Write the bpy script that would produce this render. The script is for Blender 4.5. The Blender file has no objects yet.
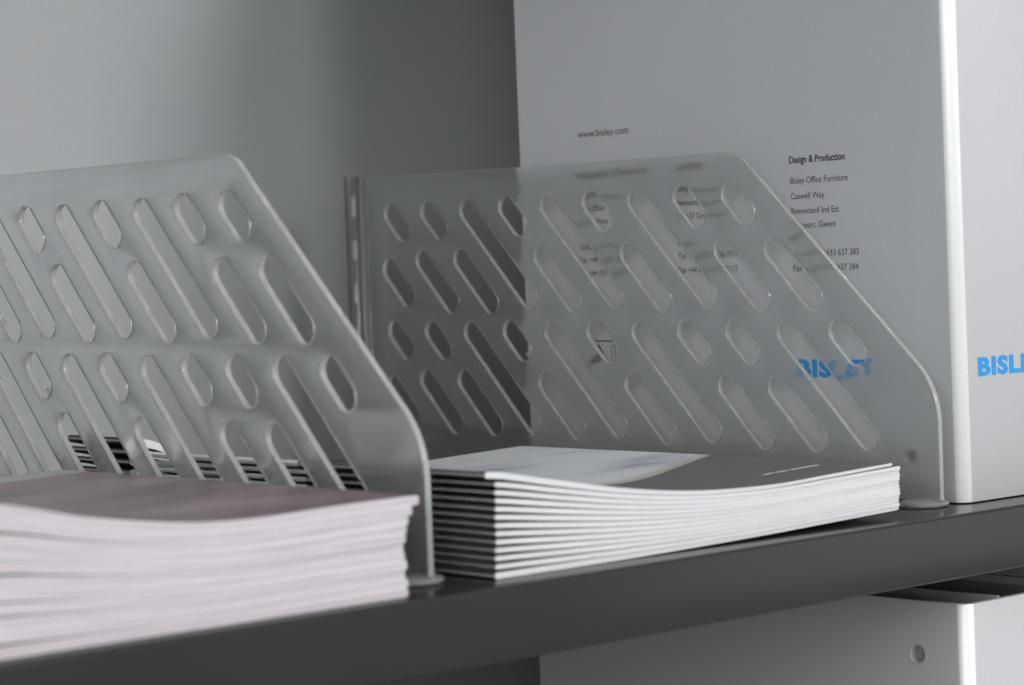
import bpy, bmesh, math, random
from mathutils import Vector, Matrix

random.seed(7)
S = bpy.context.scene
COL = S.collection
PI = math.pi

# ------------------------------------------------------------------ camera
cam_d = bpy.data.cameras.new('camera')
cam = bpy.data.objects.new('camera', cam_d)
COL.objects.link(cam)
S.camera = cam
cam_d.sensor_width = 36.0
cam_d.lens = 36.0 * 2419.9 / 1024.0
cam_d.clip_start = 0.02
cam_d.clip_end = 60.0
_r = Vector((0.7532, -0.6565, -0.0408)).normalized()
_d = Vector((0.6557, 0.7543, -0.0334)).normalized()
_u = _r.cross(_d).normalized()
_r = _d.cross(_u).normalized()
M = Matrix(((_r.x, _u.x, -_d.x, 0.0), (_r.y, _u.y, -_d.y, -0.5657),
            (_r.z, _u.z, -_d.z, 0.1), (0, 0, 0, 1)))
cam.matrix_world = M
cam_d.dof.use_dof = True
cam_d.dof.focus_distance = 0.96
cam_d.dof.aperture_fstop = 13.0

# ------------------------------------------------------------------ light
W = bpy.data.worlds.new('World')
S.world = W
W.use_nodes = True
W.node_tree.nodes['Background'].inputs[0].default_value = (0.94, 0.98, 1.0, 1)
W.node_tree.nodes['Background'].inputs[1].default_value = 0.37


def lamp(name, loc, target, sx, sy, power, colour):
    l = bpy.data.lights.new(name, 'AREA')
    l.shape = 'RECTANGLE'
    l.size, l.size_y = sx, sy
    l.energy = power
    l.color = colour
    o = bpy.data.objects.new(name, l)
    COL.objects.link(o)
    o.location = loc
    o.rotation_euler = (Vector(target) - Vector(loc)).to_track_quat('-Z', 'Y').to_euler()
    return o


lamp('window_light_front', (0.27, -3.0, 1.45), (0.6, 0.2, 0.1), 0.7, 0.8, 19, (1.0, 1.0, 0.98))
lamp('window_light_front_right', (1.30, -3.0, 1.45), (0.6, 0.2, 0.1), 0.65, 0.8, 47, (1.0, 0.99, 1.0))
lamp('window_light_right', (3.6, -2.5, 0.4), (0.8, 0.0, 0.0), 0.9, 2.2, 6, (0.97, 0.98, 1.0))
lamp('fill_light_left', (-2.4, -2.0, 1.2), (0.7, 0.1, 0.1), 3.0, 2.2, 60, (0.96, 0.985, 1.0))  # added soft fill that brightens left-facing sides, standing in for ambient room light

S.view_settings.view_transform = 'Standard'
S.view_settings.look = 'None'
S.view_settings.exposure = 0.18
S.view_settings.gamma = 1.0
S.view_settings.use_curve_mapping = False
S.render.engine = 'CYCLES'
S.cycles.use_denoising = True
S.cycles.max_bounces = 14
S.cycles.transmission_bounces = 12
S.cycles.glossy_bounces = 5
S.cycles.diffuse_bounces = 5
S.cycles.caustics_refractive = True
S.cycles.caustics_reflective = False
S.cycles.blur_glossy = 0.6
S.cycles.sample_clamp_indirect = 30.0


# ------------------------------------------------------------------ materials
class Nodes:
    def __init__(self, name):
        self.m = bpy.data.materials.new(name)
        self.m.use_nodes = True
        self.t = self.m.node_tree
        self.b = self.t.nodes['Principled BSDF']
        self.out = self.t.nodes['Material Output']

    def n(self, kind, **kw):
        o = self.t.nodes.new(kind)
        for k, v in kw.items():
            if isinstance(k, str) and hasattr(o, k):
                setattr(o, k, v)
            else:
                o.inputs[k].default_value = v
        return o

    def l(self, a, b):
        self.t.links.new(a, b)

    def coords(self, which='Object', scale=(1, 1, 1)):
        tc = self.n('ShaderNodeTexCoord')
        mp = self.n('ShaderNodeMapping')
        mp.inputs['Scale'].default_value = scale
        self.l(tc.outputs[which], mp.inputs[0])
        return mp.outputs[0]

    def noise(self, vec, scale, detail=3.0, rough=0.55):
        t = self.n('ShaderNodeTexNoise')
        t.inputs['Scale'].default_value = scale
        t.inputs['Detail'].default_value = detail
        t.inputs['Roughness'].default_value = rough
        self.l(vec, t.inputs['Vector'])
        return t.outputs['Fac']

    def ramp(self, fac, stops):
        r = self.n('ShaderNodeValToRGB')
        els = r.color_ramp.elements
        while len(els) < len(stops):
            els.new(0.5)
        for e, (p, c) in zip(els, stops):
            e.position = p
            e.color = (*c, 1) if len(c) == 3 else c
        self.l(fac, r.inputs[0])
        return r.outputs[0]

    def bump(self, height, strength, dist):
        b = self.n('ShaderNodeBump')
        b.inputs['Strength'].default_value = strength
        b.inputs['Distance'].default_value = dist
        self.l(height, b.inputs['Height'])
        self.l(b.outputs[0], self.b.inputs['Normal'])

    def math(self, op, a, b=None, clamp=False):
        m = self.n('ShaderNodeMath')
        m.operation = op
        m.use_clamp = clamp
        for i, v in enumerate((a, b)):
            if v is None:
                continue
            if isinstance(v, (int, float)):
                m.inputs[i].default_value = v
            else:
                self.l(v, m.inputs[i])
        return m.outputs[0]

    def mix(self, fac, a, b):
        m = self.n('ShaderNodeMix')
        m.data_type = 'RGBA'
        for s, v in ((m.inputs[0], fac), (m.inputs[6], a), (m.inputs[7], b)):
            if isinstance(v, (int, float)):
                s.default_value = v
            elif isinstance(v, tuple):
                s.default_value = (*v, 1)
            else:
                self.l(v, s)
        return m.outputs[2]

    def set(self, **kw):
        for k, v in kw.items():
            self.b.inputs[k.replace('_', ' ')].default_value = v


def mat_paint(name, c0, c1, rough, metal=0.0, grain=1400, bump=0.15, spec=0.5):
    N = Nodes(name)
    co = N.coords()
    f = N.noise(co, 9.0, 4)
    g = N.noise(co, grain, 2)
    col = N.ramp(f, [(0.3, c0), (0.7, c1)])
    sp = N.ramp(N.noise(co, grain * 0.6, 3, 0.7), [(0.3, (0.0,) * 3), (0.7, (1.0,) * 3)])
    col = N.mix(N.math('MULTIPLY', sp, 0.14), col, tuple(x * 0.55 for x in c0))
    N.l(col, N.b.inputs['Base Color'])
    r = N.math('MULTIPLY_ADD', f, 0.12)
    N.t.nodes[-1].inputs[2].default_value = rough - 0.06
    N.l(r, N.b.inputs['Roughness'])
    N.set(Metallic=metal, Specular_IOR_Level=spec)
    N.bump(g, bump, 0.0002)
    return N.m


M_wall = mat_paint('cabinet_grey_paint', (0.40, 0.415, 0.425), (0.43, 0.44, 0.45), 0.5)
M_shelf = mat_paint('shelf_charcoal_paint', (0.023, 0.0228, 0.0225), (0.028, 0.0277, 0.0273), 0.21, grain=900, bump=0.05, spec=0.35)
M_box = mat_paint('silver_board', (0.55, 0.555, 0.565), (0.58, 0.585, 0.595), 0.43, metal=0.22, grain=1100, bump=0.22)
M_corner_highlight = mat_paint('corner_highlight_silver', (0.80, 0.805, 0.81), (0.86, 0.86, 0.865), 0.42, metal=0.25, grain=900, bump=0.2)  # paler silver on the rounded corners: their highlight is put into the colour
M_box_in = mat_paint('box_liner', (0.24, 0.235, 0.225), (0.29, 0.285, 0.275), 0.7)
M_folder = mat_paint('folder_board', (0.30, 0.28, 0.27), (0.36, 0.34, 0.33), 0.6)


def mat_flat(name, c, rough=0.5):
    N = Nodes(name)
    co = N.coords()
    f = N.noise(co, 600, 2)
    col = N.ramp(f, [(0.3, tuple(x * 0.9 for x in c)), (0.7, c)])
    N.l(col, N.b.inputs['Base Color'])
    N.set(Roughness=rough)
    return N.m


M_ink = mat_flat('black_ink', (0.02, 0.02, 0.022), 0.6)
M_grey_ink = mat_flat('grey_ink', (0.06, 0.06, 0.065), 0.6)
M_blue = mat_flat('blue_ink', (0.02, 0.30, 0.72), 0.5)
M_white_ink = mat_flat('white_ink', (0.8, 0.8, 0.8), 0.5)
M_paper = mat_flat('cut_paper', (0.80, 0.80, 0.81), 0.8)
M_fold_highlight = mat_flat('fold_highlight', (0.38, 0.38, 0.38), 0.7)  # pale line along each spine fold, a highlight painted into the colour
M_dark = mat_flat('dark_hole', (0.015, 0.015, 0.015), 0.6)


def mat_frosted():
    N = Nodes('frosted_plastic')
    co = N.coords()
    f = N.noise(co, 30, 4)
    g = N.noise(co, 2500, 2)
    N.set(Base_Color=(0.99, 0.998, 0.998, 1), Roughness=0.2, IOR=1.45, Transmission_Weight=1.0)
    r = N.ramp(f, [(0.3, (0.17,) * 3), (0.75, (0.23,) * 3)])
    N.l(r, N.b.inputs['Roughness'])
    N.bump(g, 0.06, 0.0001)
    tr = N.n('ShaderNodeBsdfTranslucent')
    tr.inputs[0].default_value = (0.86, 0.875, 0.875, 1)
    df = N.n('ShaderNodeBsdfDiffuse')
    df.inputs[0].default_value = (0.52, 0.525, 0.525, 1)
    m1 = N.n('ShaderNodeMixShader')
    m1.inputs[0].default_value = 0.5
    N.l(tr.outputs[0], m1.inputs[1])
    N.l(df.outputs[0], m1.inputs[2])
    m2 = N.n('ShaderNodeMixShader')
    fac = N.ramp(f, [(0.3, (0.085,) * 3), (0.7, (0.145,) * 3)])
    N.l(fac, m2.inputs[0])
    N.l(N.b.outputs[0], m2.inputs[1])
    N.l(m1.outputs[0], m2.inputs[2])
    N.l(m2.outputs[0], N.out.inputs[0])
    return N.m


M_frost = mat_frosted()


def mat_edge():
    N = Nodes('polished_plastic_edge')
    g = N.noise(N.coords(), 500, 3)
    col = N.ramp(g, [(0.3, (0.90, 0.91, 0.91)), (0.7, (0.96, 0.97, 0.97))])
    N.l(col, N.b.inputs['Base Color'])
    N.set(Roughness=0.07, IOR=1.45, Transmission_Weight=0.74)
    N.bump(g, 0.1, 0.0002)
    return N.m


M_edge = mat_edge()


def mat_clear():
    N = Nodes('clear_plastic')
    N.set(Base_Color=(0.94, 0.955, 0.955, 1), Roughness=0.06, IOR=1.47, Transmission_Weight=1.0)
    g = N.noise(N.coords(), 300, 3)
    N.bump(g, 0.1, 0.0002)
    return N.m


M_clear = mat_clear()


def mat_foot():
    N = Nodes('cloudy_plastic')
    g = N.noise(N.coords(), 220, 3)
    col = N.ramp(g, [(0.3, (0.74, 0.75, 0.75)), (0.7, (0.90, 0.91, 0.91))])
    N.l(col, N.b.inputs['Base Color'])
    N.set(Roughness=0.10, IOR=1.47, Transmission_Weight=0.80)
    N.bump(g, 0.25, 0.0006)
    return N.m


M_foot = mat_foot()


def mat_pages(name, c, dark):
    """page edges: fine sheet lines that follow the block (UV: u along, v through)"""
    N = Nodes(name)
    uv = N.coords('UV', (5.0, 11.0, 1.0))
    f = N.noise(uv, 1.0, 4, 0.7)
    col = N.ramp(f, [(0.34, dark), (0.56, c), (1.0, c)])
    N.l(col, N.b.inputs['Base Color'])
    N.set(Roughness=0.75, Specular_IOR_Level=0.25)
    N.bump(f, 0.5, 0.0003)
    return N.m


M_page = mat_pages('white_page_edges', (0.78, 0.79, 0.80), (0.50, 0.51, 0.53))
M_page_pink = mat_pages('pinkish_page_edges', (0.61, 0.555, 0.59), (0.40, 0.33, 0.37))


def mat_cover(name, kind):
    N = Nodes(name)
    tc = N.n('ShaderNodeTexCoord')
    sp = N.n('ShaderNodeSeparateXYZ')
    N.l(tc.outputs['Object'], sp.inputs[0])
    x, y = sp.outputs[0], sp.outputs[1]
    mp = N.n('ShaderNodeMapping')
    mp.inputs['Scale'].default_value = (9, 22, 9)
    N.l(tc.outputs['Object'], mp.inputs[0])
    f = N.noise(mp.outputs[0], 1.6, 4, 0.6)
    if kind == 'right':
        # charcoal corner panel, pale photograph beyond a diagonal edge, ochre seam
        pic = N.ramp(f, [(0.26, (0.30, 0.28, 0.27)), (0.36, (0.58, 0.61, 0.66)), (0.50, (0.78, 0.80, 0.82)), (0.8, (0.86, 0.85, 0.81))])
        d = N.math('SUBTRACT', y, N.math('MULTIPLY', x, 0.47))
        seam = N.math('MULTIPLY', N.math('SUBTRACT', d, -0.001), 90.0, True)
        pic = N.mix(seam, (0.45, 0.42, 0.33), pic)
        fac = N.math('GREATER_THAN', d, 0.0)
        sp_dark = N.math('MULTIPLY', N.math('LESS_THAN', x, 0.0022), N.math('LESS_THAN', y, 0.10))
        fac = N.math('MULTIPLY', fac, N.math('SUBTRACT', 1.0, sp_dark))
        col = N.mix(fac, N.mix(sp_dark, (0.115, 0.115, 0.112), (0.03, 0.03, 0.03)), pic)
        rough = 0.33
    elif kind == 'left':
        pic = N.ramp(f, [(0.3, (0.10, 0.06, 0.082)), (0.45, (0.19, 0.12, 0.15)), (0.56, (0.26, 0.175, 0.205)), (0.75, (0.38, 0.29, 0.29))])
        fac = N.math('GREATER_THAN', N.math('ADD', y, N.math('MULTIPLY', x, -0.10)), 0.168)
        col = N.mix(fac, pic, (0.45, 0.46, 0.45))
        rough = 0.28
    else:
        col = N.ramp(f, [(0.3, (0.02, 0.02, 0.021)), (0.6, (0.035, 0.035, 0.036)), (0.66, (0.5, 0.5, 0.5))])
        rough = 0.4
    N.l(col, N.b.inputs['Base Color'])
    N.set(Roughness=rough)
    g = N.noise(tc.outputs['Object'], 40, 2)
    N.bump(g, 0.08, 0.002)
    return N.m


M_cover_right = mat_cover('charcoal_cover', 'right')
M_cover_left = mat_cover('plum_cover', 'left')
M_cover_back = mat_cover('black_cover', 'back')


# ------------------------------------------------------------------ helpers
def link(name, me, m=None, parent=None, smooth=True, angle=0.6):
    o = bpy.data.objects.new(name, me)
    COL.objects.link(o)
    if m:
        if len(me.materials):
            me.materials[0] = m
        else:
            me.materials.append(m)
    if parent:
        o.parent = parent
    if smooth:
        for p in me.polygons:
            p.use_smooth = True
        try:
            me.set_sharp_from_angle(angle=angle)
        except Exception:
            pass
    return o


def from_bm(name, bm, m=None, parent=None, smooth=True):
    bmesh.ops.recalc_face_normals(bm, faces=bm.faces)
    me = bpy.data.meshes.new(name)
    bm.to_mesh(me)
    bm.free()
    return link(name, me, m, parent, smooth)


def empty(name, loc, rz=0.0):
    o = bpy.data.objects.new(name, None)
    COL.objects.link(o)
    o.location = loc
    o.rotation_euler = (0, 0, rz)
    o.empty_display_size = 0.02
    return o


def tag(o, label, cat, group=None):
    o['label'] = label
    o['category'] = cat
    if group:
        o['group'] = group
    return o


def evaluated_mesh(o):
    bpy.context.view_layer.update()
    dg = bpy.context.evaluated_depsgraph_get()
    return bpy.data.meshes.new_from_object(o.evaluated_get(dg))


def drop(o):
    d = o.data
    bpy.data.objects.remove(o)
    if isinstance(d, bpy.types.Mesh):
        bpy.data.meshes.remove(d)
    elif isinstance(d, bpy.types.Curve):
        bpy.data.curves.remove(d)


def bevel_box(bm, lo, hi, bev=0.0, seg=2):
    r = bmesh.ops.create_cube(bm, size=1.0)
    for v in r['verts']:
        v.co = Vector([lo[i] + (v.co[i] + 0.5) * (hi[i] - lo[i]) for i in range(3)])
    if bev:
        es = list({e for v in r['verts'] for e in v.link_edges})
        bmesh.ops.bevel(bm, geom=es, offset=bev, segments=seg, affect='EDGES', profile=0.5)


def extrude_profile(pts, x0, x1):
    """closed polygon in (y, z) swept along x"""
    bm = bmesh.new()
    a = [bm.verts.new((x0, y, z)) for y, z in pts]
    b = [bm.verts.new((x1, y, z)) for y, z in pts]
    n = len(pts)
    for i in range(n):
        bm.faces.new((a[i], a[(i + 1) % n], b[(i + 1) % n], b[i]))
    bm.faces.new(a)
    bm.faces.new(b)
    return bm


# ------------------------------------------------------------------ setting: cabinet back and shelves
WALL_Y = 0.44
bm = bmesh.new()
bevel_box(bm, (-0.6, WALL_Y, -0.62), (1.7, WALL_Y + 0.0015, 0.80))
wall = from_bm('wall', bm, M_wall, smooth=False)
wall['kind'] = 'structure'


def shelf(name, z):
    h, r = 0.0238, 0.0016
    pts = []
    for k in range(7):
        a = PI / 2 + (PI / 2) * k / 6
        pts.append((r + r * math.cos(a), -r + r * math.sin(a)))
    pts = pts[::1]
    for k in range(7):
        a = PI + (PI / 2) * k / 6
        pts.append((r + r * math.cos(a), -h + r + r * math.sin(a)))
    pts += [(0.016, -h), (0.016, -h + 0.0011), (0.0022, -h + 0.0011), (0.0011, -h + 0.0024),
            (0.0011, -0.0022), (0.0022, -0.0011), (WALL_Y - 0.001, -0.0011), (WALL_Y - 0.001, 0.0)]
    bm = extrude_profile([(y, zz + z) for y, zz in pts], -0.35, 1.45)
    o = from_bm(name, bm, M_shelf)
    o['kind'] = 'structure'
    return o


shelf('shelf', 0.0)
shelf('shelf_above', 0.47)
shelf('shelf_below', -0.3738)
bm = bmesh.new()
bevel_box(bm, (0.8118, 0.0022, -0.3734), (1.40, 0.270, -0.0242))
bevel_box(bm, (0.8118, 0.0022, 0.0004), (1.40, 0.270, 0.446))
side = from_bm('light_blocker', bm, M_wall, smooth=False)  # unseen solid block, added to keep lamp light off the back wall
side['kind'] = 'structure'


# ------------------------------------------------------------------ silver file boxes
def rounded_rect(x0, x1, y0, y1, r, n=8):
    pts = []
    for cx, cy, a0 in ((x1 - r, y1 - r, 0), (x0 + r, y1 - r, 90), (x0 + r, y0 + r, 180), (x1 - r, y0 + r, 270)):
        for k in range(n + 1):
            a = math.radians(a0 + 90 * k / n)
            pts.append((cx + r * math.cos(a), cy + r * math.sin(a)))
    return pts


def prism(pts, z0, z1, bev=0.0):
    bm = bmesh.new()
    a = [bm.verts.new((x, y, z0)) for x, y in pts]
    b = [bm.verts.new((x, y, z1)) for x, y in pts]
    n = len(pts)
    for i in range(n):
        bm.faces.new((a[i], a[(i + 1) % n], b[(i + 1) % n], b[i]))
    f0 = bm.faces.new(a)
    f1 = bm.faces.new(b)
    bmesh.ops.recalc_face_normals(bm, faces=bm.faces)
    if bev:
        es = list(f0.edges) + list(f1.edges)
        bmesh.ops.bevel(bm, geom=es, offset=bev, segments=2, affect='EDGES', profile=0.5)
    return bm


def file_box(loc, width, depth, height, holes, HR=0.0034):
    """open-topped box, local origin at the left front bottom corner"""
    root = empty('file_box', loc)
    t = 0.0024
    o = from_bm('tmp', prism(rounded_rect(0, width, 0, depth, 0.0056), 0.0, height, 0.0006), M_box, smooth=False)
    cut = from_bm('cut', prism(rounded_rect(t, width - t, t, depth - t, 0.0034), t, height + 0.05), M_box_in, smooth=False)
    md = o.modifiers.new('b', 'BOOLEAN')
    md.object = cut
    md.operation = 'DIFFERENCE'
    md.solver = 'EXACT'
    cuts = [cut]
    for (hy, hz) in holes:
        bm = bmesh.new()
        bmesh.ops.create_cone(bm, cap_ends=True, segments=40, radius1=HR, radius2=HR, depth=0.02,
                              matrix=Matrix.Translation((0.0, hy, hz)) @ Matrix.Rotation(PI / 2, 4, 'Y'))
        c = from_bm('cut', bm, M_box_in, smooth=False)
        md = o.modifiers.new('b', 'BOOLEAN')
        md.object = c
        md.operation = 'DIFFERENCE'
        md.solver = 'EXACT'
        cuts.append(c)
    me = evaluated_mesh(o)
    drop(o)
    for c in cuts:
        drop(c)
    me.materials.clear()
    me.materials.append(M_box)
    me.materials.append(M_corner_highlight)
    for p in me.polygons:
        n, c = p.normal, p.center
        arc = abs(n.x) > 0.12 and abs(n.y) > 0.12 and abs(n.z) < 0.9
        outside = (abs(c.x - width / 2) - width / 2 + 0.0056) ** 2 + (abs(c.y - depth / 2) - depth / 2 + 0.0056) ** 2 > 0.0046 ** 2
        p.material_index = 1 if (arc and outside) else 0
    body = link('body', me, M_box, root, True, 0.5)
    # liner: inside skin a hair off the board
    bm = prism(rounded_rect(t + 0.0004, width - t - 0.0004, t + 0.0004, depth - t - 0.0004, 0.0032), t + 0.0004, height - 0.003)
    top = [f for f in bm.faces if f.normal.z > 0.9]
    bmesh.ops.delete(bm, geom=top, context='FACES_ONLY')
    for f in bm.faces:
        f.normal_flip()
    me = bpy.data.meshes.new('liner')
    bm.to_mesh(me)
    bm.free()
    link('liner', me, M_box_in, root, True, 0.5)
    for hy, hz in holes:
        bm = bmesh.new()
        bmesh.ops.create_cone(bm, cap_ends=False, segments=40, radius1=HR, radius2=HR + 0.0005, depth=0.0006,
                              matrix=Matrix.Translation((0.0001, hy, hz)) @ Matrix.Rotation(-PI / 2, 4, 'Y'))
        from_bm('hole_rim', bm, M_box, root)
    return root


BX, BY0, BY1 = 0.7341, 0.0186, 0.2714
BW = 0.075
upper = file_box((BX, BY0, 0.0004), BW, BY1 - BY0, 0.335, [(0.0438 - BY0, 0.0183), (0.0438 - BY0, 0.315)], 0.0026)
tag(upper, 'tall silver grey file box with printed address standing on the shelf', 'file box', 'silver file boxes')
LZ = -0.0386
lower = file_box((BX, BY0 + 0.0012, LZ - 0.335), BW, BY1 - BY0 - 0.0006, 0.335, [(0.0443 - BY0 - 0.0012, 0.335 - 0.0212)])
tag(lower, 'silver grey open file box with round finger hole below the shelf', 'file box', 'silver file boxes')

# lining board standing inside the lower box
bm = bmesh.new()
bevel_box(bm, (BX + 0.0245, BY0 + 0.0055, LZ - 0.33), (BX + 0.0262, BY1 - 0.01, LZ + 0.0002), 0.0003)
f = from_bm('folder', bm, M_folder)
tag(f, 'brownish grey board folder standing inside the lower open file box', 'folder')


# ------------------------------------------------------------------ print on the upper box
def text_mesh(txt, size, m, offset=0.0, sx=1.0, spacing=1.0):
    c = bpy.data.curves.new('t', 'FONT')
    c.body = txt
    c.size = size
    c.offset = offset
    c.space_character = spacing
    c.resolution_u = 3
    o = bpy.data.objects.new('t', c)
    COL.objects.link(o)
    me = evaluated_mesh(o)
    drop(o)
    for v in me.vertices:
        v.co.x *= sx
    me.materials.clear()
    me.materials.append(m)
    return me


def width_of(me):
    xs = [v.co.x for v in me.vertices]
    return min(xs), max(xs)


def place_left(name, me, y_left, z, width=None):
    """print on the box side that faces -X: text runs towards -Y (to the viewer's right)"""
    a, b = width_of(me)
    k = (width / (b - a)) if width else 1.0
    for v in me.vertices:
        x, y = v.co.x, v.co.y
        v.co = Vector((-0.00012, (y_left - BY0) - (x - a) * k, (z - 0.0004) + y))
    return link(name, me, me.materials[0], upper, False)


def place_spine(name, me, x_left, z, width):
    a, b = width_of(me)
    k = width / (b - a)
    for v in me.vertices:
        x, y = v.co.x, v.co.y
        v.co = Vector(((x_left - BX) + (x - a) * k, -0.00012, (z - 0.0004) + y))
    return link(name, me, me.materials[0], upper, False)


TS = 0.0041
place_left('printed_text', text_mesh('www.bisley.com', 0.0046, M_grey_ink, 0.0), 0.2282, 0.1538, 0.0322)
place_left('printed_text', text_mesh('Headquarters & Showroom', TS, M_ink, 0.00007), 0.2300, 0.1352, 0.044)
place_left('printed_text', text_mesh('London', TS, M_ink, 0.00007), 0.1680, 0.1352, 0.0150)
place_left('printed_text', text_mesh('Design & Production', TS, M_ink, 0.00007), 0.1025, 0.1352, 0.0297)
rows1 = [('Bisley Office Furniture', 0.1269), ('Bisley Office', 0.1208), ('Queens Moor', 0.1150), ('Guildford, Surrey', 0.1039), ('Tel. +44 (0)1483 820', 0.0981), ('Fax +44 (0)1483 820', 0.0921)]
rows2 = [('Bisley Showroom', 0.1269), ('Bermondsey Street', 0.1208), ('131-137 Great Street', 0.1150), ('London', 0.1039), ('Tel. +44 (0)20 7436 7111', 0.0981), ('Fax +44 (0)20 7436 8117', 0.0921)]
rows3 = [('Bisley Office Furniture', 0.1269), ('Caswell Way', 0.1206), ('Reevesland Ind Est', 0.1146), ('Newport, Gwent', 0.1088), ('NP19', 0.1038), ('Tel. +44 (0)1633 637 383', 0.0972), ('Fax +44 (0)1633 637 384', 0.0913)]
for rows, y in ((rows1, 0.2300), (rows2, 0.1680), (rows3, 0.1022)):
    for s, z in rows:
        place_left('printed_text', text_mesh(s, 0.0037, M_grey_ink, 0.0, 0.92), y, z)


def logo():
    return text_mesh('BISLEY', 0.0094, M_blue, 0.00046, 1.3, 1.10)


place_left('printed_logo', logo(), 0.1024, 0.0486, 0.0435)
place_spine('printed_logo', logo(), 0.7446, 0.0490, 0.0437)

# small printed mark: rule, slanted wedge, tiny upright bars
bm = bmesh.new()


def quad_left(bm, pts):
    vs = [bm.verts.new((-0.00012, y - BY0, z - 0.0004)) for y, z in pts]
    bm.faces.new(vs)


quad_left(bm, [(0.2246, 0.0634), (0.2088, 0.0634), (0.2088, 0.0629), (0.2246, 0.0629)])
quad_left(bm, [(0.2206, 0.0613), (0.2199, 0.0618), (0.2152, 0.0548), (0.2158, 0.0546), (0.2200, 0.0592)])
quad_left(bm, [(0.2212, 0.0600), (0.2199, 0.0618), (0.2154, 0.0546), (0.2160, 0.0546)])
quad_left(bm, [(0.2122, 0.0612), (0.2118, 0.0612), (0.2118, 0.0550), (0.2122, 0.0550)])
quad_left(bm, [(0.2110, 0.0612), (0.2094, 0.0612), (0.2094, 0.0608), (0.2110, 0.0608)])
quad_left(bm, [(0.2098, 0.0606), (0.2094, 0.0606), (0.2094, 0.0566), (0.2098, 0.0566)])
quad_left(bm, [(0.2236, 0.0566), (0.2180, 0.0566), (0.2180, 0.0536), (0.2236, 0.0536)])
from_bm('printed_symbol', bm, M_ink, upper, False)


# ------------------------------------------------------------------ frosted slotted dividers
T = 0.0024          # sheet thickness
Y_FRONT, Y_REAR, Z_TOP, Z_BOT = 0.0197, 0.3700, 0.1405, 0.0028
PITCH = 0.0281


def slot_outline(yc, zc, half, r):
    """45 degree stadium in (y, z)"""
    k = math.sqrt(0.5)
    pts = []
    for sgn, a0 in ((1, -45), (-1, 135)):
        cy, cz = yc + sgn * half, zc + sgn * half
        for i in range(13):
            a = math.radians(a0 + 180 * i / 12)
            pts.append((cy + r * math.cos(a), cz + r * math.sin(a)))
    return pts


def round_corner(p0, p1, p2, r, n=8):
    p0, p1, p2 = Vector(p0), Vector(p1), Vector(p2)
    d0, d1 = (p0 - p1).normalized(), (p2 - p1).normalized()
    ang = d0.angle(d1)
    tl = r / math.tan(ang / 2)
    c = p1 + (d0 + d1).normalized() * (r / math.sin(ang / 2))
    a, b = p1 + d0 * tl - c, p1 + d1 * tl - c
    out = []
    for i in range(n + 1):
        v = a.lerp(b, i / n).normalized() * r
        out.append((c + v)[:2])
    return out


def divider_panel():
    cu = bpy.data.curves.new('panel', 'CURVE')
    cu.dimensions = '2D'
    cu.fill_mode = 'BOTH'
    bev = 0.0006
    cu.extrude = T / 2 - bev
    cu.bevel_depth = bev
    cu.bevel_resolution = 3

    def loop(pts):
        s = cu.splines.new('POLY')
        s.points.add(len(pts) - 1)
        for p, q in zip(s.points, pts):
            p.co = (q[0], q[1], 0, 1)
        s.use_cyclic_u = True
    e = bev
    A, B = (Y_REAR - e, Z_BOT + e), (Y_REAR - e, Z_TOP + 0.0008 - e)
    Cc, D, E = (0.1205, Z_TOP - e), (Y_FRONT + e, 0.0455), (Y_FRONT + e, Z_BOT + e)
    out = [A, B] + round_corner(B, Cc, D, 0.014) + round_corner(Cc, D, E, 0.030) + [E]
    loop(out)
    r = 0.0048
    slots = []
    long_l = {2, 4, 6}
    for tier in (0, 1):
        dz = -0.0564 * tier + 0.0004
        for k in range(-1, 9 + 2 * tier):
            if k == -1:
                u = 0.001 + PITCH * (8 - k)
                slots.append((u + 0.0895 + 0.0012, 0.0895 + dz, 0.0066))
                continue
            u = 0.001 + PITCH * (8 - k)
            if k in long_l or k == 9:
                slots.append((u + 0.1018, 0.1018 + dz, 0.0205))
            else:
                slots.append((u + 0.1186, 0.1186 + dz, 0.0042))
                if k < 9:
                    slots.append((u + 0.0898, 0.0898 + dz, 0.0101))
    for yc, zc, h in slots:
        loop(slot_outline(yc + 0.0007, zc, h, r + e))
    o = bpy.data.objects.new('tmp', cu)
    COL.objects.link(o)
    me = evaluated_mesh(o)
    drop(o)
    # local frame of the divider: origin at base of the front edge, sheet in the y-z plane
    for v in me.vertices:
        y, z, x = v.co.x, v.co.y, v.co.z
        v.co = Vector((x, y - Y_FRONT, z))
    bm = bmesh.new()
    bm.from_mesh(me)
    bmesh.ops.remove_doubles(bm, verts=bm.verts, dist=1e-6)
    bmesh.ops.recalc_face_normals(bm, faces=bm.faces)
    for f in bm.faces:
        f.material_index = 0 if abs(f.normal.x) > 0.97 else 1
    me.materials.clear()
    me.materials.append(M_frost)
    me.materials.append(M_edge)
    bm.to_mesh(me)
    bm.free()
    return me


PANEL = divider_panel()


def disc_mesh():
    prof = [(0.0, 0.0), (0.0098, 0.0), (0.0107, 0.0005), (0.0109, 0.0012), (0.0104, 0.0021), (0.0088, 0.0027), (0.0, 0.0030)]
    bm = bmesh.new()
    n = 40
    rings = []
    for r, z in prof:
        if r == 0:
            rings.append([bm.verts.new((0, 0, z))])
        else:
            rings.append([bm.verts.new((r * math.cos(2 * PI * i / n), r * math.sin(2 * PI * i / n), z)) for i in range(n)])
    for a, b in zip(rings, rings[1:]):
        for i in range(n):
            j = (i + 1) % n
            if len(a) == 1:
                bm.faces.new((a[0], b[j], b[i]))
            elif len(b) == 1:
                bm.faces.new((a[i], a[j], b[0]))
            else:
                bm.faces.new((a[i], a[j], b[j], b[i]))
    bmesh.ops.recalc_face_normals(bm, faces=bm.faces)
    me = bpy.data.meshes.new('foot')
    bm.to_mesh(me)
    bm.free()
    return me


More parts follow.
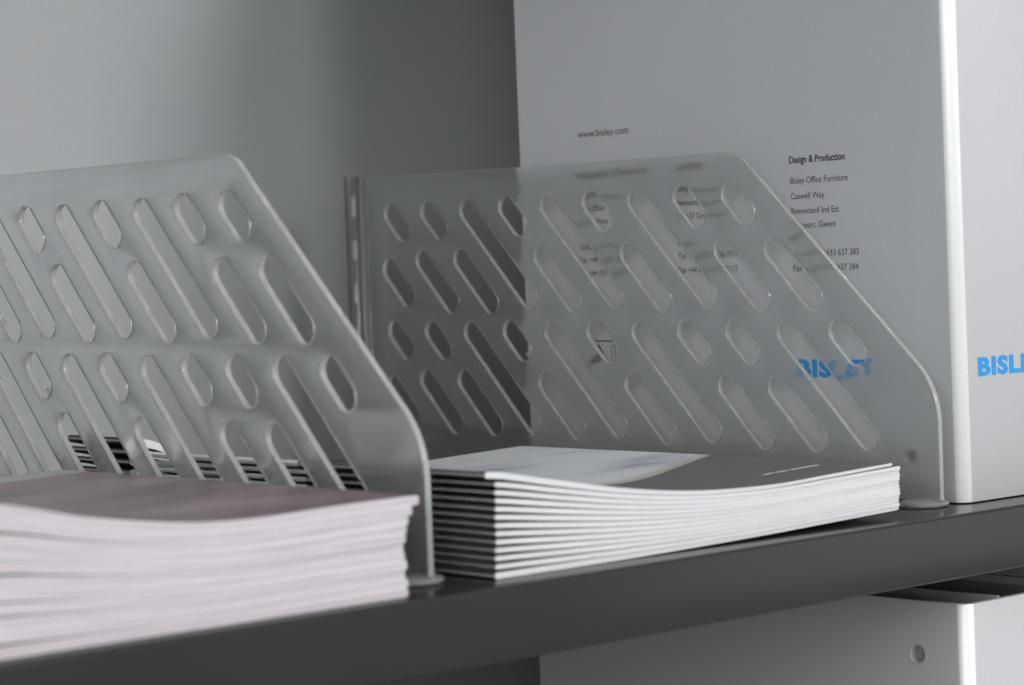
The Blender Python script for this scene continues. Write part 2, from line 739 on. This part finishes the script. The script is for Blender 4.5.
def divider(x, label, yaw, pitch):
    root = empty('shelf_divider', (x, Y_FRONT, 0.0))
    root.rotation_euler = (pitch, 0, yaw)
    tag(root, label, 'divider', 'frosted shelf dividers')
    link('panel', PANEL.copy() if PANEL.users else PANEL, M_frost, root, True, 0.5)
    ft = link('foot', disc_mesh(), M_foot, root, True, 0.5)
    ft.location = (0.0, 0.0092, 0.0002)
    ft.scale = (0.88, 0.88, 0.9)
    # rear clip: two uprights with a channel between and small lugs
    yr = Y_REAR - Y_FRONT
    bm = bmesh.new()
    bevel_box(bm, (-0.0030, yr + 0.0004, 0.0028), (0.0030, yr + 0.0042, Z_TOP + 0.0016), 0.0005)
    from_bm('clip_rail', bm, M_frost, root)
    bm = bmesh.new()
    bevel_box(bm, (-0.0012, yr + 0.0043, 0.0028), (0.0012, yr + 0.0096, Z_TOP + 0.0012), 0.0003)
    from_bm('clip_web', bm, M_frost, root)
    bm = bmesh.new()
    bevel_box(bm, (-0.0034, yr + 0.0097, 0.0028), (0.0034, yr + 0.0128, Z_TOP + 0.0020), 0.0006)
    from_bm('clip_rail', bm, M_frost, root)
    for zc in (0.1275, 0.1065, 0.0855, 0.0645, 0.0435, 0.0225):
        bm = bmesh.new()
        bevel_box(bm, (-0.0026, yr + 0.0046, zc - 0.005), (-0.0013, yr + 0.0090, zc + 0.005), 0.0004)
        from_bm('clip_lug', bm, M_edge, root)
    for y, z in ((0.2535, 0.0565),):
        bm = bmesh.new()
        bmesh.ops.create_cone(bm, cap_ends=True, segments=20, radius1=0.0013, radius2=0.0010, depth=0.0006,
                              matrix=Matrix.Translation((-T / 2 - 0.0003, y - Y_FRONT, z)) @ Matrix.Rotation(-PI / 2, 4, 'Y'))
        from_bm('moulding_mark', bm, M_frost, root)
    return root


divider(0.4719, 'nearer frosted slotted plastic divider right of the pinkish brochure pile', -0.017, 0.004)
divider(0.7221, 'farther frosted slotted plastic divider standing against the tall silver file box', 0.0, 0.006)


# ------------------------------------------------------------------ brochures
def interp(tab, x):
    """smooth (Catmull-Rom) interpolation of a table"""
    n = len(tab)
    if x <= tab[0][0]:
        return tab[0][1]
    if x >= tab[-1][0]:
        return tab[-1][1]
    for i in range(n - 1):
        if tab[i][0] <= x <= tab[i + 1][0]:
            x0, y0 = tab[i]
            x1, y1 = tab[i + 1]
            m0 = (y1 - tab[i - 1][1]) / (x1 - tab[i - 1][0]) if i > 0 else (y1 - y0) / (x1 - x0)
            m1 = (tab[i + 2][1] - y0) / (tab[i + 2][0] - x0) if i < n - 2 else (y1 - y0) / (x1 - x0)
            h = x1 - x0
            t = (x - x0) / h
            return ((2 * t ** 3 - 3 * t ** 2 + 1) * y0 + (t ** 3 - 2 * t ** 2 + t) * h * m0 +
                    (-2 * t ** 3 + 3 * t ** 2) * y1 + (t ** 3 - t ** 2) * h * m1)


def brochure(kind, loc, rz, w, d, lo, hi, m_cover, m_page, cover_in=0.0):
    """folded brochure: spine at local x=0, open edge at x=w; lo/hi give its underside and top over x"""
    root = empty(kind, loc, rz)
    ct = 0.00024
    n = 44
    xs = [0.0, 0.00005, 0.00025, 0.0006, 0.0011, 0.0018] + [0.003 + (w - 0.003) * (k / (n - 1)) ** 1.15 for k in range(n)]

    def rnd(x, R):
        return math.sqrt(max(0.0, 1 - (1 - min(x / R, 1.0)) ** 2)) if x < R else 1.0

    def shape(x, inset):
        a, b = lo(x), hi(x)
        mid, half = (a + b) / 2, (b - a) / 2
        R = max(half * 1.1, 0.0005)
        hf = half * rnd(x, R) - inset
        return mid, hf
    # --- page block
    bm = bmesh.new()
    uvl = bm.loops.layers.uv.new('UVMap')
    y0, y1 = 0.0, d
    rows = []
    jit = 0.0004
    for x in xs:
        xx = x
        if x < 0.0004:
            continue
        mid, hf = shape(xx, ct + 0.00003)
        hf = max(hf, 0.00006)
        rows.append((x, mid - hf, mid + hf))
    V = [[(bm.verts.new((x, y, a)), bm.verts.new((x, y, b))) for y in (y0, y1)] for x, a, b in rows]
    for i in range(len(V) - 1):
        (p0, p1), (q0, q1) = V[i], V[i + 1]
        quads = [(p0[0], q0[0], q0[1], p0[1]), (p1[1], q1[1], q1[0], p1[0]),
                 (p0[1], q0[1], q1[1], p1[1]), (p1[0], q1[0], q0[0], p0[0])]
        for qd in quads:
            f = bm.faces.new(qd)
            for lp in f.loops:
                v = lp.vert
                u = v.co.x / w if qd in quads[:2] else v.co.y / d
                ib = any(v is r[k][1] for r in (V[i], V[i + 1]) for k in (0, 1))
                lp[uvl].uv = (u + loc[2] * 37, (1.0 if ib else 0.0) + loc[2] * 91)
    for idx in (0, -1):
        p0, p1 = V[idx]
        f = bm.faces.new((p0[0], p0[1], p1[1], p1[0]))
        for lp in f.loops:
            lp[uvl].uv = (lp.vert.co.y / d, 1.0 if lp.vert in (p0[1], p1[1]) else 0.0)
    pb = from_bm('page_block', bm, m_page, root)
    # --- cover: a thin sheet folded round the spine
    outer, inner = [], []
    wc = w - cover_in
    xc = [x for x in xs if x < wc] + [wc]
    for x in reversed(xc):
        mid, hf = shape(x, 0.0)
        outer.append((x, mid - hf))
        mid, hf = shape(max(x, 0.0004), ct)
        inner.append((max(x, 0.0003), mid - max(hf, 0.00003)))
    for x in xc[1:]:
        mid, hf = shape(x, 0.0)
        outer.append((x, mid + hf))
        mid, hf = shape(max(x, 0.0004), ct)
        inner.append((max(x, 0.0003), mid + max(hf, 0.00003)))
    bm = bmesh.new()
    ys = (-0.00003, d + 0.00003)
    O = [[bm.verts.new((x, y, z)) for y in ys] for x, z in outer]
    I = [[bm.verts.new((x, y, z)) for y in ys] for x, z in inner]
    m = len(O)
    for i in range(m - 1):
        fo = bm.faces.new((O[i][0], O[i + 1][0], O[i + 1][1], O[i][1]))
        if max(outer[i][0], outer[i + 1][0]) < 0.0001:
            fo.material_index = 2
        bm.faces.new((I[i][1], I[i + 1][1], I[i + 1][0], I[i][0]))
        for k in (0, 1):
            bm.faces.new((O[i][k], I[i][k], I[i + 1][k], O[i + 1][k])).material_index = 1
    for i in (0, m - 1):
        bm.faces.new((O[i][0], O[i][1], I[i][1], I[i][0])).material_index = 1
    cv = from_bm('cover', bm, m_cover, root)
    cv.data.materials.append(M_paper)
    cv.data.materials.append(M_fold_highlight)
    return root


ORD = ['topmost', 'second', 'third', 'fourth', 'fifth', 'sixth', 'seventh', 'eighth', 'ninth', 'tenth', 'eleventh', 'twelfth', 'thirteenth']


def pile(n, x0, y0, w, d, top, bottom, gap, m_cover, m_page, dx, dy, rz, labels, group, cat='brochure'):
    out = []
    for i in range(n):                                     # 0 = lowest
        ox, oy = dx(i), dy(i)

        def level(k, x):
            b, t = interp(bottom, x), interp(top, x)
            return b + (t - b) * k / n

        zb = level(i, 0.0)

        def lo(x, i=i, ox=ox, zb=zb):
            g = gap(x + ox, i)
            return level(i, x + ox) + g[0] - zb

        def hi(x, i=i, ox=ox, zb=zb):
            g = gap(x + ox, i + 1)
            return level(i + 1, x + ox) - g[1] - zb
        b = brochure(cat, (x0 + ox, y0 + oy, zb + 0.0003), rz(i), w, d, lo, hi, m_cover, m_page, 0.0008 * random.random())
        tag(b, labels(i), cat, group)
        out.append(b)
    return out


# right pile: 13 brochures, spine to the left, dark cover
X2, Y2, W2, D2 = 0.4912, 0.0120, 0.1962, 0.2060
top2 = [(-0.005, 0.0341), (0.003, 0.0336), (0.0273, 0.0290), (0.055, 0.0240), (0.078, 0.0208), (0.1024, 0.0188), (0.132, 0.0181), (0.1605, 0.0190), (0.19, 0.0200), (0.21, 0.0206)]
bot2 = [(-0.005, 0.0), (0.05, 0.0), (0.09, 0.0004), (0.13, 0.0011), (0.157, 0.0018), (0.197, 0.0028), (0.21, 0.0031)]


def gap2(x, k):
    g = 0.00056 * math.exp(-max(x - 0.004, 0) / 0.034) + 0.000012
    if k == 13:
        return (0, 0)
    if k == 0:
        return (0.00002, 0.00002)
    extra = 0.0
    if k == 12:
        extra = 0.00035 * max(0.0, (x - 0.10) / 0.10) ** 1.5
    return (g + extra, g)


rr = [random.uniform(-1, 1) for _ in range(60)]
right = pile(13, X2, Y2, W2, D2, top2, bot2, gap2, M_cover_right, M_page,
             lambda i: 0.0014 * i / 12 + 0.00022 * rr[i] - (0.0032 if i == 12 else 0.0),
             lambda i: 0.00025 * rr[i + 20] + (0.001 if i == 12 else 0),
             lambda i: 0.0012 * rr[i + 40],
             lambda i: ('topmost brochure with charcoal and pale photo cover on the white pile between dividers' if i == 12 else
                        'lowest brochure of the white pile between dividers, lying on the shelf' if i == 0 else
                        '%s brochure from the top in the white pile between the dividers' % ORD[12 - i]),
             'charcoal brochures piled between the dividers')

# white printed line of words on the topmost cover
tb = right[-1]
zt0 = tb.location.z
for y_a, x_a, x_b in ((0.0225, 0.1520, 0.1580), (0.0225, 0.1590, 0.1655), (0.0225, 0.1668, 0.1820)):
    bm = bmesh.new()
    k = 14
    prev = None
    for i in range(k + 1):
        x = x_a + (x_b - x_a) * i / k
        z = interp(top2, x - 0.0016) + 0.0003 - zt0 + 0.00012
        cur = (bm.verts.new((x, y_a, z)), bm.verts.new((x, y_a + 0.0022, z)))
        if prev:
            bm.faces.new((prev[0], cur[0], cur[1], prev[1]))
        prev = cur
    from_bm('printed_words', bm, M_white_ink, tb)

# left pile: 11 brochures, pinkish page edges, plum cover
X1, Y1, W1, D1 = 0.2552, 0.0060, 0.1962, 0.2060
top1 = [(-0.005, 0.0480), (0.03, 0.0450), (0.0623, 0.0406), (0.0863, 0.0350), (0.1182, 0.0303), (0.1419, 0.0292), (0.1705, 0.0299), (0.2037, 0.0302), (0.215, 0.0303)]
bot1 = [(-0.005, 0.0), (0.215, 0.0)]


def gap1(x, k):
    if k == 11:
        return (0, 0)
    if k == 0:
        return (0.00002, 0.00002)
    g = 0.0010 * math.exp(-max(x - 0.03, 0) / 0.036) * (0.55 + 0.45 * math.sin(k * 2.3)) + 0.000015
    return (g, g)


sh1 = [0.0, 0.0004, -0.0006, 0.0003, -0.0008, -0.0006, -0.0002, 0.0004, 0.0010, 0.0026, 0.0056]
pile(11, X1, Y1, W1, D1, top1, bot1, gap1, M_cover_left, M_page_pink,
     lambda i: sh1[i] + 0.0003 * rr[i + 5], lambda i: 0.0003 * rr[i + 25], lambda i: 0.002 * rr[i + 45],
     lambda i: ('topmost brochure with glossy plum cover on the pinkish pile at left' if i == 10 else
                'lowest brochure of the pinkish pile at left, lying on the shelf' if i == 0 else
                '%s brochure from the top in the pinkish pile at left' % ORD[10 - i]),
     'plum brochures piled at left')

# dark pile behind the right pile, seen through the slots
top3 = [(-0.005, 0.0400), (0.012, 0.0360), (0.04, 0.0240), (0.08, 0.0185), (0.21, 0.0165)]
bot3 = [(-0.005, 0.0), (0.21, 0.0)]


def gap3(x, k):
    if k in (0, 10):
        return (0.00002, 0.00002)
    g = 0.0007 * math.exp(-max(x, 0) / 0.03) + 0.00003
    return (g, g)


pile(10, 0.4925, 0.2230, 0.148, 0.0480, top3, bot3, gap3, M_cover_back, M_page,
     lambda i: 0.0012 * rr[i + 8], lambda i: 0.0022 * abs(rr[i + 18]), lambda i: 0.006 * rr[i + 28],
     lambda i: 'small black leaflet in the pile behind, glimpsed through the near divider slots',
     'black leaflets piled at the back', 'leaflet')
